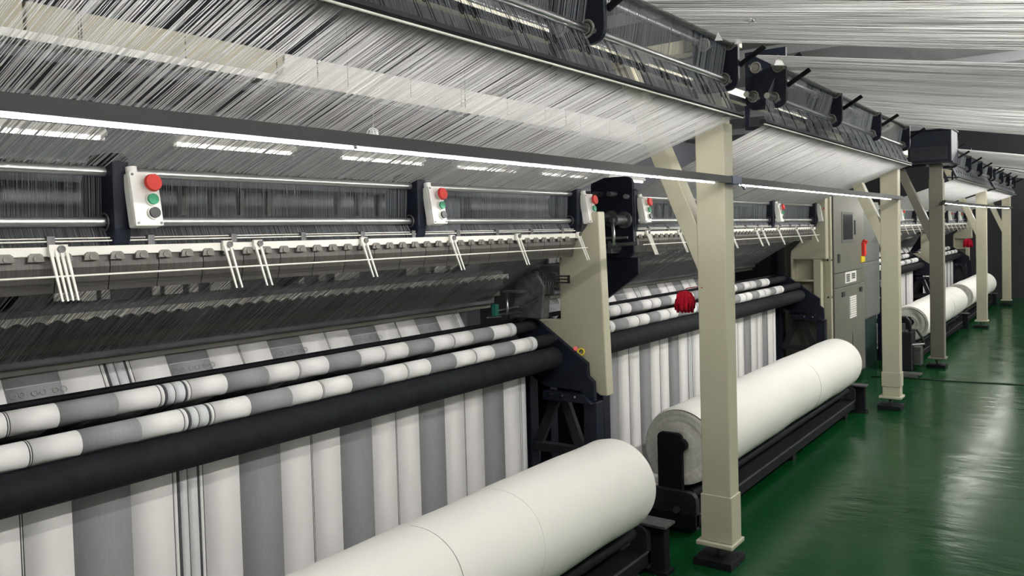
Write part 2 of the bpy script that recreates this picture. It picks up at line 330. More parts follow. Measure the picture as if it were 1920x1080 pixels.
def fabric(i, mc, base):
    P = [P1, P2, shift(P2, 6.45, mc['f0'], mc['f1']), shift(P1, 15.0, mc['f0'], mc['f1'])][i]
    bounds = [p[0] for p in P] + [mc['f1']]
    def arc(c, r, a0, a1, n): return [(c[0] + r * math.cos(R(a0 + (a1 - a0) * j / n)), c[1] + r * math.sin(R(a0 + (a1 - a0) * j / n))) for j in range(n + 1)]
    pr = [(-2.905, 1.262), (-2.88, 1.218), (-2.842, 1.150), (-2.80, 1.085), (-2.66, 1.070), (-2.58, 1.105)]
    pr += arc((R1[0], R1[1]), RR1 + .003, 235, 515, 18)          # under, front, over the upper roller
    pr += arc((R2[0], R2[1]), RR1 + .003, 190, -100, 18)[0:0]
    pr2 = arc((R2[0], R2[1]), RR1 + .003, -110, 190, 20)
    pr3 = [(-2.452, 1.02), (-2.447, .99)] + [(-2.447, .99 - .0775 * j) for j in range(1, 10)] + [(-2.44, .20), (-2.42, .13), (-2.36, .085), (-2.25, .075), (-2.10, .12), (-1.99, .205)]
    m = MB()
    for prof in (pr, pr2, pr3):
        for s in range(len(P)):
            a, b, mi = bounds[s], bounds[s + 1], P[s][1]
            if b - a < 1e-5: continue
            vs = []; n = len(prof)
            for x, z in prof: vs += [(x, a, z), (x, b, z)]
            m.add(vs, [(2 * j, 2 * j + 1, 2 * j + 3, 2 * j + 2) for j in range(n - 1)], mi, True)
    o = m.build('striped_fabric', [M['cloth'], M['stripegrey'], M['stripedark'], M['stripepale'], M['motif']], None, (-2.44, mc['f0'], 0), fix=False)
    o.location = (-2.44, mc['f0'], 0)
    sol = o.modifiers.new('thickness', 'SOLIDIFY'); sol.thickness = .0012; sol.offset = 1
    tag(o, ['white cloth with grey stripes hanging below the rollers of the nearest machine', 'grey striped white cloth hanging behind the first cream post and second roll',
            'striped cloth on the third machine, behind the third post', 'striped cloth on the farthest machine, behind the fourth post'][i], 'cloth', 'striped cloths on the machines')
    # woven oval motifs in the grey bands of the incoming cloth: raised thread loops
    if mc['det'] == 2:
        mm = MB()
        for s in range(len(P)):
            if P[s][1] != GR: continue
            a, b = bounds[s], bounds[s + 1]
            c = a + .022
            while c < b - .02:
                for dy in (0, .026):
                    x = -2.8535; z = 1.1725
                    mm.ring((x + .0015, c + dy, z + .0015), (.87, 0, .49), .0095, .0012, 14, 4)
                c += .066
            mm.box(-2.8685, -2.866, a + .004, b - .004, 1.1965, 1.1995)
        mo = mm.build('woven_motif', M['motif'], o, (-2.44, mc['f0'], 0), fix=False); mo['kind'] = 'stuff'
    return o

def machine(i, mc):
    y0, y1 = mc['y0'], mc['y1']; org = (-2.5, y0, 0); det = mc['det']; yl = y0 - .43 if i == 1 else y0
    T = thing('knitting_machine', org, ['nearest warp knitting machine, in front of the first cream post', 'second warp knitting machine, between the first and second cream posts',
              'third warp knitting machine, behind the third post', 'farthest warp knitting machine, behind the fourth and fifth posts'][i], 'machine', 'warp knitting machines in the row')
    B = lambda m, name, mt, **k: m.build(name, mt, T, org, **k)
    # tubes and brackets
    for (x, z) in (TU, TL):
        B(MB().cyl((x, y0 - .05, z), (x, y1 + .02, z), .0137, 20), 'guide_tube', M['tube'])
    for y in mc['br']:
        # slim dark arm that holds both tubes, leaning with the yarn
        poly = [(-2.235, 1.900), (-2.260, 1.915), (-2.36, 1.915), (-2.42, 1.84), (-2.42, 1.76), (-2.33, 1.655), (-2.285, 1.640), (-2.245, 1.655), (-2.235, 1.70)]
        b = B(MB().prism(poly, y - .055, y - .005), 'bracket', M['navy'], bevel=.006)
        MB().ring((TL[0], y - .058, TL[1]), (0, 1, 0), .024, .003, 20, 6).build('bearing_ring', M['iron'], b, org)
    # white guide bar with lugs, comb blocks, fingers and rods
    gb = B(MB().box(-2.262, -2.244, y0 + .02, y1 - .02, 1.629, 1.654), 'guide_bar', M['white_bar'], bevel=.002)
    if det == 2:
        n = int((y1 - y0 - .1) / .072)
        for k in range(n):
            put('clamp_lug', lug_me, gb, (-2.241 - org[0], y0 + .06 + k * .072 - org[1], 1.627))
        n = int((y1 - y0 - .1) / .146)
        for k in range(n):
            put('comb_block', comb_me, T, (-2.262 - org[0], y0 + .10 + k * .146 - org[1], 1.615))
        fy = [1.03, 1.543, 1.657, 2.13, 2.64, 3.12, 3.67, .55, .1] if i == 0 else [y0 + a for a in (.15, .6, 1.0, 1.5, 2.05, 2.2, 2.6, 3.1, 3.6)]
        for k, y in enumerate(fy):
            f = put('hook_finger', finger_me[1 if k == 0 else 0], T, (-2.236 - org[0], y - org[1], 1.640))
            put('rivet', rivet_me, f, (.006, .006, .008))
    else:
        B(MB().prism([(-2.274, 1.627), (-2.252, 1.627), (-2.248, 1.597), (-2.266, 1.53), (-2.282, 1.53)], y0 + .03, y1 - .03), 'comb_block', M['comb'])
        for k in range(8): put('hook_finger', finger_me[0], T, (-2.236 - org[0], y0 + .2 + k * .5 - org[1], 1.640))
    for x, z, r in ((-2.252, 1.668, .0022), (-2.262, 1.676, .0018), (-2.205, 1.576, .0028)):
        B(MB().cyl((x, y0 + .02, z), (x, y1 - .03, z), r, 8), 'tension_rod', M['white_bar'])
    m = MB()
    k = 0
    while y0 + .2 + k * .28 < y1 - .1:
        y = y0 + .2 + k * .28; put('rod_clip', clip_me, gb, (-2.257 - org[0], y - org[1], 1.668)); k += 1
    # the interior behind the fan of yarn: scalloped rail, bars, lit-patch plates, modules
    m = MB(); sc = .061; n = int((y1 - y0) / sc)
    top = [(y1 - .02, 1.434), (y0 + .02, 1.434)]; bot = []
    for k in range(n):
        for q in range(7):
            u = q / 7; bot.append((y0 + .02 + (k + u) * (y1 - y0 - .04) / n, 1.404 + .014 * math.sin(math.pi * u)))
    poly = bot + [(y1 - .02, 1.404)] + top
    nn = len(poly)
    m.add([(-2.735, y, z) for y, z in poly] + [(-2.755, y, z) for y, z in poly], [list(range(nn)), list(range(2 * nn - 1, nn - 1, -1))] + [(a, (a + 1) % nn, nn + (a + 1) % nn, nn + a) for a in range(nn)])
    B(m, 'scalloped_rail', M['white_bar'])
    B(MB().box(-2.95, -2.77, y0 + .02, y1 - .02, 1.345, 1.455), 'needle_bar_cover', M['inner'], bevel=.012)
    B(MB().box(-2.93, -2.80, y0 + .02, y1 - .02, 1.308, 1.343), 'knock_over_bar', M['grey'], bevel=.004)
    B(MB().box(-3.00, -2.84, y0 + .02, y1 - .02, 1.262, 1.306), 'trick_plate', M['inner'], bevel=.008)
    B(MB().box(-3.02, -2.87, y0 + .02, y1 - .02, 1.236, 1.260), 'fabric_table', M['grey'], bevel=.003)
    B(MB().box(-3.45, -3.05, y0 + .02, y1 - .02, .55, 1.50), 'inner_cover', M['inner'])
    B(MB().box(-3.60, -3.50, y0 + .02, y1 - .02, 1.56, 2.02), 'back_panel', M['inner'])
    if det == 2:
        rnd = random.Random(i + 5); y = y0 + .25
        while y < y1 - .2:
            for q in range(rnd.randint(2, 6)):
                if y < y1 - .1: put('lit_patch', plate_me, T, (-3.0 - org[0], y - org[1], 1.488 + rnd.uniform(-.006, .004)), (0, 0, 0)).scale = (1, rnd.uniform(.3, 1.1), 1)
                y += rnd.uniform(.05, .13)
            y += rnd.uniform(.1, .45)
        for k in range(24):
            if k % 8 < 6: put('jacquard_module', peg_me, T, (-2.85 - org[0], y0 + .5 + k * .13 - org[1], 1.865))
        for a in range(3):
            y = y0 + 1.15 + a * 1.15; B(MB().prism([(-2.98, 1.44), (-2.95, 1.44), (-2.55, 1.62), (-2.55, 1.66)], y, y + .05), 'rocker_arm', M['navy'])
    B(MB().box(-2.96, -2.72, y0 + .3, y1 - .3, 1.865, 1.93), 'jacquard_bar', M['inner'])
    # take-up rollers
    e = y1 - .09
    for c, r, nm in ((R1, RR1, 'take_up_roller'), (R2, RR1, 'take_up_roller'), (R3, RR3, 'press_roller')):
        ro = B(MB().cyl((c[0], yl + .04, c[1]), (c[0], e - .02, c[1]), r, 32), nm, M['rubber'])
        m = MB(); m.cyl((c[0], e - .02, c[1]), (c[0], e + .03, c[1]), r * .55, 16)
        for yy in ([] if nm == 'take_up_roller' else [0]): m.ring((c[0], e - .02, c[1]), (0, 1, 0), r - .005, .005, 24, 6)
        m.build('roller_shaft', M['charcoal'], ro, org)
    B(MB().cyl((-2.625, yl + .04, 1.181), (-2.625, e, 1.181), .0135, 16), 'guard_bar', M['black'])
    # side plates and base
    sp = [(-2.56, 1.205), (-2.535, 1.195), (-2.404, 1.106), (-2.203, .966), (-2.200, .898), (-2.165, .870), (-2.163, .765), (-2.19, .757), (-2.25, .815), (-2.475, .822), (-2.62, .90), (-2.66, 1.15)]
    for a in (yl - .02, y1 - .07):
        B(MB().prism(sp if a > yl + .5 or i != 1 else [(x - .06, z) for x, z in sp], a, a + .03), 'side_plate', M['navy'], bevel=.004)
    m = MB(); m.prism([(-2.47, .80), (-2.22, .80), (-2.165, .757), (-2.47, .757)], y1 - .10, y1 - .04)
    fl = B(m, 'flange', M['navy'])
    m = MB()
    for x in (-2.42, -2.34, -2.26): m.cyl((x, y1 - .10, .788), (x, y1 - .108, .788), .006, 8)
    m.build('flange_bolt', M['steel'], fl, org)
    for a in (yl - .02, y1 - .06):
        q = .07 if i == 1 and a < y0 else 0
        B(MB().box(-2.24 - q, -2.16 - q, a, a + .08, 0, .76), 'base_leg', M['navy'], bevel=.006)
        B(MB().box(-2.66, -2.58, a, a + .08, 0, 1.0), 'base_leg', M['navy'], bevel=.006)
        if q: continue
        for z in (.08, .45): B(MB().box(-2.58, -2.24, a + .01, a + .06, z, z + .05), 'cross_member', M['charcoal'], bevel=.004)
        B(MB().prism([(-2.575, .50), (-2.52, .50), (-2.40, .757), (-2.46, .757)], a + .02, a + .05), 'truss_bar', M['charcoal'])
        B(MB().prism([(-2.25, .50), (-2.31, .50), (-2.40, .757), (-2.35, .757)], a + .02, a + .05), 'truss_bar', M['charcoal'])
        B(MB().box(-3.55, -3.45, a, a + .08, 0, 2.02), 'base_leg', M['navy'], bevel=.006)
    B(MB().box(-2.66, -2.60, y0 + .06, y1 - .06, .08, .16), 'base_rail', M['black'])
    B(MB().box(-3.5, -3.4, y0 + .06, y1 - .06, .08, .30), 'base_rail', M['black'])
    B(MB().box(-3.05, -2.72, y0 + .04, y1 - .06, .30, 1.02), 'machine_bed', M['black'])
    # cream end plate
    ep = [(-2.145, 1.765), (-2.185, 1.765), (-2.223, 1.685), (-2.397, 1.507), (-2.397, 1.186), (-2.559, 1.177), (-2.566, 1.057), (-2.40, .95), (-2.16, .79), (-2.115, .79)]
    if i in (0, 2):
        B(MB().prism(ep, y1 - .015, y1 + .055), 'end_plate', M['cream'], bevel=.006)
    else:
        ya = y1 + .03
        m = MB()
        m.prism([(-2.165, 1.98), (-2.30, 1.98), (-2.30, 1.62), (-2.50, 1.42), (-2.505, 1.34), (-2.165, 1.34)], ya, ya + .10)
        m.box(-2.285, -2.215, ya, ya + .10, .735, 1.34); m.box(-2.505, -2.48, ya, ya + .12, .97, 1.34)
        B(m, 'end_plate', M['cream'], bevel=.005)
        m = MB(); m.box(-2.48, -2.285, ya + .10, ya + .12, .80, 1.34); B(m, 'shelf_back', M['cream'])
        m = MB(); m.box(-2.50, -2.285, ya - .01, ya + .12, 1.12, 1.14); B(m, 'cubby_shelf', M['cream'], bevel=.003)
    # drive end
    if i == 0:
        # hydraulic lever block, clamp and rods at the far end of the nearest machine
        m = MB(); m.prism([(-2.62, 1.20), (-2.42, 1.20), (-2.40, 1.38), (-2.46, 1.46), (-2.58, 1.42)], y1 - .16, y1 - .09); B(m, 'lever_block', M['iron'], bevel=.008)
        m = MB(); m.box(-2.375, -2.285, y1 - .10, y1 - .085, 1.390, 1.398); m.box(-2.375, -2.285, y1 - .10, y1 - .085, 1.408, 1.415); m.box(-2.375, -2.285, y1 - .10, y1 - .085, 1.424, 1.432)
        m.box(-2.292, -2.285, y1 - .10, y1 - .085, 1.39, 1.432); m.box(-2.40, -2.365, y1 - .105, y1 - .08, 1.38, 1.445); B(m, 'fork_clamp', M['blackplastic'])
        m = MB()
        for a in range(7):
            x = -2.47 + .015 * a; m.tube([(x, y1 - .12, 1.47 - .01 * a), (x + .03, y1 - .15, 1.40), (x + .01, y1 - .13, 1.33), (x - .05, y1 - .16, 1.28 + .008 * a)], .004, 6)
        B(m, 'cable_bundle', M['blackplastic'])
        m = MB(); m.tube([(-2.62, y1 - .20, 1.345), (-2.60, y1 - .22, 1.20)], .008, 8); m.box(-2.62, -2.50, y1 - .24, y1 - .18, 1.345, 1.355); B(m, 'lift_lever', M['steel'])
        m = MB(); m.cyl((-2.72, y1 - .18, 1.235), (-2.56, y1 - .18, 1.265), .007, 8); m.cyl((-2.72, y1 - .18, 1.215), (-2.54, y1 - .18, 1.235), .005, 8); m.cyl((-2.76, y1 - .2, 1.20), (-2.66, y1 - .2, 1.21), .006, 8); B(m, 'push_rod', M['steel'])
        B(MB().prism([(-2.725, 1.20), (-2.700, 1.20), (-2.700, 1.275), (-2.725, 1.275)], y1 - .20, y1 - .17), 'guide_block', M['teal'])
        m = MB(); m.ring((-2.262, y1 - .03, 1.018), (.5, -.8, .3), .017, .005, 18, 6); B(m, 'emergency_stop_ring', M['yellow'])
        m = MB(); m.cyl((-2.285, y1 - .05, 1.035), (-2.275, y1 - .062, 1.04), .012, 14); B(m, 'emergency_stop_button', M['red'])
    if i in (1, 3):
        # dark drive housing at the near end
        B(MB().prism(rrect(-2.53, -2.245, 1.50, 1.985, .05), y0 - .02, y0 + .01), 'drive_plate', M['navy'], bevel=.004)
        m = MB()
        for x, z in ((-2.46, 1.885), (-2.36, 1.88)): m.cyl((x, y0 - .10, z), (x, y0 - .02, z), .016, 14); m.cyl((x, y0 - .105, z), (x, y0 - .10, z), .010, 12)
        B(m, 'tube_end', M['iron'])
        for x, z in ((-2.385, 1.735), (-2.300, 1.725)):
            m = MB(); m.cyl((x, y0 - .16, z), (x, y0 - .02, z), .030, 18); m.cyl((x, y0 - .04, z), (x, y0 - .02, z), .050, 18); m.cyl((x, y0 - .19, z), (x, y0 - .16, z), .014, 12)
            B(m, 'drive_motor', M['iron'])
        m = MB(); m.tube([(-2.300, y0 - .17, 1.72), (-2.292, y0 - .175, 1.64), (-2.292, y0 - .175, 1.585), (-2.32, y0 - .17, 1.565), (-2.33, y0 - .16, 1.60)], .010, 8); B(m, 'crank_lever', M['steel'])
        m = MB(); m.cyl((-2.44, y0 - .10, 1.57), (-2.20, y0 - .05, 1.585), .012, 10); m.cyl((-2.40, y0 - .14, 1.62), (-2.24, y0 - .10, 1.62), .008, 8); m.box(-2.42, -2.34, y0 - .12, y0 - .02, 1.53, 1.56); m.cyl((-2.345, y0 - .1, 1.565), (-2.345, y0 - .03, 1.565), .028, 14)
        B(m, 'linkage', M['iron'])
        B(MB().prism([(-2.44, 1.50), (-2.23, 1.50), (-2.23, 1.40), (-2.52, 1.20), (-2.62, 1.20)], y0, y0 + .03), 'drive_plate', M['navy'])
    return T

# ------------------------------------------------------------------ push button boxes
def button_box(y, label, i):
    org = (-2.215, y, 1.78)
    t = thing('push_button_box', org, label, 'control box', 'push button boxes on the tube brackets')
    t.rotation_euler = (0, R(-10), 0)
    MB().box(-.020, .016, -.042, .042, -.078, .078).build('housing', M['boxwhite'], t, bevel=.006)
    MB().box(.016, .022, -.042, .042, -.078, .078).build('cover', M['boxwhite'], t, bevel=.003)
    MB().cyl((0, -.022, .078), (0, -.022, .096), .016, 12).build('cable_gland', M['boxwhite'], t)
    m = MB(); m.cyl((.022, .012, .042), (.040, .012, .042), .016, 20)
    b = m.build('button_collar', M['boxwhite'], t)
    m = MB(); m.cyl((.036, .012, .042), (.042, .012, .042), .020, 24, .0255); m.cyl((.042, .012, .042), (.052, .012, .042), .0255, 24, .023); o = m.build('stop_button', M['red'], t); o['label'] = 'red mushroom stop button'
    for z, k, nm, lb in ((-.003, 'green', 'start_button', 'round green start button'), (-.042, 'blackplastic', 'jog_button', 'round black button')):
        MB().cyl((.022, .012, z), (.030, .012, z), .0185, 20).build('button_collar', M['boxwhite'], t)
        o = MB().cyl((.030, .012, z), (.038, .012, z), .0155, 20).build(nm, M[k], t); o['label'] = lb
    m = MB()
    for yy in (-.034, .034):
        for z in (-.07, .07): m.cyl((.022, yy, z), (.0235, yy, z), .004, 8)
    m.build('screw', M['lug'], t)
    return t
blab = [['', 'white three-button box farthest left in view, on the nearest machine', 'white three-button box second from left, halfway along the nearest machine', 'white three-button box just above the top of the nearest cream end plate'],
        ['white three-button box just left of the first cream post brace', '', 'white three-button box on the second machine, right of the first post', 'white three-button box at the far end of the second machine beside the grey cabinet'],
        ['', 'white button box just right of the second cream post, on the third machine', 'white button box just left of the shade-toned third post', ''],
        ['', 'white button box just right of the shade-toned third post', 'white button box on the farthest machine, midway between third and fourth posts', 'white button box just left of the fourth cream post']]


# ------------------------------------------------------------------ cloth rolls and their stands
AX, AZ, AR = -1.90, .452, .2175
def cloth_roll(i, a, b, label):
    rnd = random.Random(i + 30)
    t = thing('cloth_roll', (AX, a, AZ), label, 'fabric roll', 'white cloth rolls on floor stands')
    m = MB(); ns, n = 70, 72; L = b - a; vs = []
    ph = [rnd.uniform(0, 6.28) for _ in range(8)]
    cre = [(rnd.uniform(.05, .95) * L, rnd.uniform(0, 6.28), rnd.uniform(.3, .9)) for _ in range(14)]
    for s in range(ns + 1):
        y = L * s / ns
        edge = min(y, L - y); drop = .010 * max(0, 1 - edge / .03) ** 2
        for k in range(n):
            th = 2 * math.pi * k / n
            r = AR - drop + .0022 * math.sin(3.1 * y + ph[0] + th) + .0016 * math.sin(7.3 * y + 2 * th + ph[1]) + .0012 * math.sin(13 * y - th + ph[2])
            for cy, ct, w in cre:
                dt = (th - ct + math.pi) % (2 * math.pi) - math.pi
                if abs(dt) < w: r -= .0025 * math.exp(-((y - cy - .05 * dt) / .03) ** 2) * math.cos(dt / w * math.pi / 2)
            vs.append((r * math.cos(th), y, r * math.sin(th)))
    m.add(vs, [(s * n + k, s * n + (k + 1) % n, (s + 1) * n + (k + 1) % n, (s + 1) * n + k) for s in range(ns) for k in range(n)], 0, True)
    m.build('rolled_cloth', M['rollcloth'], t)
    # loose outer seam: the free edge of the last turn
    for cy, sm in ((L * .604, 'lug'), (L * .735, 'rollcloth')):
        MB().tube([((AR + .0006) * math.cos(R(q)), cy + .02 * math.sin(R(q * 2)), (AR + .0006) * math.sin(R(q))) for q in range(-50, 100, 6)], .0009, 5).build('cloth_seam', M[sm], t)
    for y, sgn in ((0, -1), (L, 1)):                               # wound end: stepped rings of cloth edge
        m = MB(); rad = [AR - .010 - .0165 * q for q in range(12)]; vs = []
        for q, r in enumerate(rad):
            off = sgn * (.0015 * (q % 2) + rnd.uniform(0, .004))
            for k in range(48):
                th = 2 * math.pi * k / 48; vs.append((r * math.cos(th), y + off + .002 * math.sin(3 * th + q), r * math.sin(th)))
        m.add(vs, [(q * 48 + k, q * 48 + (k + 1) % 48, (q + 1) * 48 + (k + 1) % 48, (q + 1) * 48 + k) for q in range(11) for k in range(48)], 0, False)
        m.build('wound_end', M['rollend'], t)
        MB().cyl((0, y - sgn * .02, 0), (0, y + sgn * .03, 0), .036, 20).build('core_tube', M['iron'], t)
    return t
def roll_stand(i, a, b, label):
    org = (AX, a, 0)
    t = thing('roll_stand', org, label, 'stand', 'black stands under the cloth rolls')
    B = lambda m, name, mt, **k: m.build(name, mt, t, org, **k)
    B(MB().box(-2.06, -1.77, a - .10, b + .10, .045, .120), 'base_rail', M['black'], bevel=.006)
    B(MB().box(-1.768, -1.762, a - .06, b + .06, .114, .121), 'edge_highlight', M['iron'])  # thin strip standing in for the highlight along the rail edge
    for x, z in ((-1.83, .205), (-2.01, .195)):
        B(MB().cyl((x, a - .02, z), (x, b + .02, z), .026, 18), 'support_roller', M['rubber'])
    for y, s in ((a - .055, -1), (b + .025, 1)):
        arm = B(MB().prism(rrect(-2.01, -1.865, .14, .540, .03, 5, True, False), y, y + .03), 'end_arm', M['black'], bevel=.004)
        MB().cyl((-1.875, y - .004, .475), (-1.875, y + .034, .475), .036, 18).build('pivot_boss', M['black'], arm, org)
        m = MB(); m.prism(rrect(-2.07, -1.77, .03, .235, .05, 6, True, False), y - s * -.035, y - s * -.035 + .04); br = B(m, 'end_bracket', M['charcoal'], bevel=.004)
        m = MB(); m.cyl((-1.88, y - .06, .135), (-1.88, y + .1, .135), .016, 10); m.build('bracket_bolt', M['iron'], br, org)
        f = y + (.075 if s > 0 else -.10)
        if s < 0: continue
        B(MB().box(-1.84, -1.70, f, f + .06, 0, .245), 'end_post', M['black'], bevel=.005)
        B(MB().box(-1.86, -1.685, f - .015, f + .075, 0, .018), 'foot_plate', M['black'])
        B(MB().box(-1.85, -1.68, f - .03, f + .08, .236, .248), 'top_plate', M['iron'])
    for y in (a + .2, (a + b) / 2, b - .2):
        B(MB().box(-2.05, -1.78, y - .04, y + .04, 0, .05), 'foot_block', M['black'])
    return t

# ------------------------------------------------------------------ posts
def post(y, label, sleeve=(.352, .122), dark=False):
    x0, x1 = -1.606, -1.460; org = (-1.533, y + .06, 0); mt = M['cream'] if not dark else M['creamshade']
    t = thing('support_post', org, label, 'post', 'posts along the aisle edge')
    B = lambda m, name, mm, **k: m.build(name, mm, t, org, **k)
    B(MB().box(x0, x1, y + .004, y + .120, .12, 2.165), 'column_shaft', mt, bevel=.006)
    if sleeve: B(MB().box(x0 - .006, x1 + .006, y, y + .126, sleeve[1], sleeve[0]), 'sleeve', mt, bevel=.003)
    B(MB().box(-1.632, -1.446, y - .022, y + .148, .100, .121), 'base_plate', mt, bevel=.004)
    B(MB().cyl((-1.545, y + .062, .03), (-1.545, y + .062, .101), .013, 12), 'levelling_bolt', M['iron'])
    B(MB().cyl((-1.545, y + .062, .066), (-1.545, y + .062, .080), .024, 6), 'lock_nut', M['iron'])
    B(MB().box(-1.645, -1.450, y - .03, y + .165, 0, .036), 'foot_pad', M['black'], bevel=.003)
    B(MB().prism([(-1.603, 1.445), (-1.603, 1.668), (-1.960, 2.52), (-2.053, 2.52)], y + .008, y + .116), 'brace', mt, bevel=.004)
    B(MB().box(-2.06, -1.40, y + .012, y + .112, 2.52, 2.585), 'head_arm', mt, bevel=.004)
    B(MB().box(-1.60, -1.47, y + .014, y + .110, 2.165, 2.52), 'neck', mt)
    return t

# ------------------------------------------------------------------ overhead guide frames
ring_me = None
def overhead(i, y0, y1, brs, label):
    global ring_me
    org = (-1.46, y0, 2.3)
    t = thing('overhead_guide_frame', org, label, 'guide frame', 'overhead yarn guide frames')
    B = lambda m, name, mm, **k: m.build(name, mm, t, org, **k)
    T1, T2 = (-1.406, 2.518), (-1.434, 2.354)
    ya = brs[0]
    B(MB().cyl((T1[0], ya, T1[1]), (T1[0], y1, T1[1]), .0135, 16), 'guide_tube', M['iron'])
    B(MB().cyl((T2[0], ya, T2[1]), (T2[0], y1, T2[1]), .0135, 16), 'guide_tube', M['steel'])
    B(MB().cyl((-1.545, ya, 2.375), (-1.545, y1, 2.375), .0135, 16), 'guide_tube', M['steel'])
    B(MB().cyl((-1.530, ya, 2.53), (-1.530, y1, 2.53), .0135, 16), 'guide_tube', M['iron'])
    for y in brs:
        poly = rrect(-1.590, -1.365, 2.300, 2.62, .055, 6, False, True)
        b = B(MB().prism(poly, y - .012, y + .012), 'bracket', M['navy'], bevel=.004)
        for (x, z) in (T1, T2, (-1.545, 2.375), (-1.530, 2.53)):
            m = MB(); m.ring((x, y - .014, z), (0, 1, 0), .027, .006, 20, 6); m.cyl((x, y - .018, z), (x, y + .018, z), .020, 16)
            dx = .030; m.cyl((x - dx, y - .016, z + .012), (x - dx, y + .016, z + .012), .009, 8); m.cyl((x + dx, y - .016, z - .012), (x + dx, y + .016, z - .012), .009, 8)
            m.build('bearing', M['lug'], b, org)
    for y in brs:
        for (xa, za, xb, zb) in ((-1.46, 2.49, -1.30, 2.585), (-1.375, 2.425, -1.255, 2.495)):
            m = MB(); m.prism([(xa, za), (xa + .012, za - .018), (xb + .012, zb - .018), (xb, zb)], y + .012, y + .026)
            B(m, 'yarn_arm', M['black'])
    if i in (1, 3):                                                   # stub shafts stick out of the first bracket
        for x, z in (T2, (-1.545, 2.375)):
            m = MB(); m.cyl((x, brs[0] - .12, z), (x, brs[0] - .01, z), .016, 16)
            B(m, 'stub_shaft', M['steel'])
    # bottom bar that turns the yarn
    B(MB().prism([(-1.388, 2.197), (-1.362, 2.197), (-1.356, 2.183), (-1.366, 2.176), (-1.388, 2.176)], y0, y1 + .03), 'turn_bar', M['charcoal'])
    B(MB().cyl((-1.366, y0, 2.1735), (-1.366, y1 + .03, 2.1735), .004, 8), 'turn_bar_edge', M['white_bar'])
    B(MB().box(-1.60, -1.58, y0, y1, 2.345, 2.365), 'rear_rail', M['charcoal'])
    for y in brs: B(MB().prism([(-1.595, 2.33), (-1.572, 2.33), (-1.572, 2.215), (-1.386, 2.192), (-1.386, 2.178), (-1.595, 2.196)], y - .008, y + .008), 'bar_hanger', M['navy'])
    # ring hooks: two thin wires and an eye
    if ring_me is None:
        m = MB()
        for dy in (-.006, .006): m.tube([(-.004, dy, .075), (.030, dy * .8 + .004, .01), (.062, dy + .012, -.072)], .0010, 5)
        m.ring((.032, -.004, .004), (.95, .25, .2), .0145, .0017, 18, 5)
        ring_me = m.mesh('ring_hook', M['black'])
    y = y0 + .16; k = 0
    n = 0
    while y < y1 - .05:
        for d in ((0, .052) if i == 0 else (0,)):
            put('ring_hook', ring_me, t, (-1.428 - org[0], y + d - org[1], 2.262 - org[2])); n += 1
        y += .205 + .02 * ((k * 7) % 3 - 1); k += 1
    return t

# ------------------------------------------------------------------ light rails
POSTY = (3.742, 7.805, 10.325, 14.56, 18.62)
def light_rail(y0, y1, z, sag, tubes, label):
    org = (-1.44, y0, z)
    t = thing('light_rail', org, label, 'light rail')
    zz = lambda y: z + sag * ((y - y0) / (y1 - y0)) - .012 * 4 * ((y - y0) / (y1 - y0)) * (1 - (y - y0) / (y1 - y0)) * (1 if sag else 0)
    n = 16; m = MB(); vs = []
    for k in range(n + 1):
        y = y0 + (y1 - y0) * k / n; c = zz(y)
        vs += [(-1.457, y, c), (-1.425, y, c), (-1.425, y, c + .031), (-1.457, y, c + .031)]
    m.add(vs, [(4 * k + a, 4 * k + (a + 1) % 4, 4 * k + 4 + (a + 1) % 4, 4 * k + 4 + a) for k in range(n) for a in range(4)] + [(0, 1, 2, 3), (4 * n + 3, 4 * n + 2, 4 * n + 1, 4 * n)])
    m.build('rail_channel', M['railgrey'], t, org)
    cuts = [y0 + .1] + [c for py in POSTY if y0 < py < y1 - .3 for c in (py - .12, py + .21)] + [y1 - (.34 if any(abs(py - y1) < .3 for py in POSTY) else .1)]
    for c0, c1 in zip(cuts[::2], cuts[1::2]):
        if c1 - c0 < .1: continue
        k = max(1, math.ceil((c1 - c0) / tubes)); d = (c1 - c0) / k
        for q in range(k):
            a, b = c0 + q * d, c0 + (q + 1) * d
            MB().cyl((-1.4615, a + .004, zz(a) - .001), (-1.4615, b - .004, zz(b) - .001), .004, 10).build('led_tube', M['led'], t, org)
            MB().box(-1.4575, -1.4555, b - .006, b + .006, zz(b) - .004, zz(b) + .008).build('tube_clip', M['boxwhite'], t, org)
    return t

# ================================================================== build it
for i, mc in enumerate(MACH):
    machine(i, mc); fabric(i, mc, None)
    for k, y in enumerate(mc['br']):
        if blab[i][k]: button_box(y + .02, blab[i][k], i)

rolls = [(-.15, 3.41), (4.14, 7.45), (10.75, 14.25), (14.98, 18.45)]
rl = ['large white cloth roll in the foreground, nearest of the four', 'white cloth roll behind the first cream post, its wound end showing', 'white cloth roll behind the third post', 'farthest white cloth roll, behind the fourth post']
sl = ['black stand under the nearest white cloth roll', 'black stand under the second cloth roll beside the first post', 'black stand under the third cloth roll behind the third post', 'black stand under the farthest cloth roll']
for i, (a, b) in enumerate(rolls):
    cloth_roll(i, a, b, rl[i]); roll_stand(i, a, b, sl[i])

pl = ['nearest cream post with a slanting brace, its sleeved foot on a black pad', 'second cream post, sleeved near its foot, right of the grey cabinet', 'third post, its cream darkened to show shade, under the dark overhead box',
      'fourth cream post, in front of the farthest cloth roll', 'farthest cream post, against the dark back wall']
for i, y in enumerate((3.742, 7.805, 10.325, 14.56, 18.62)):
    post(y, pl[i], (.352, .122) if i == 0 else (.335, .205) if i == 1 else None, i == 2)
post(-.33, 'cream post at the near end of the nearest machine')

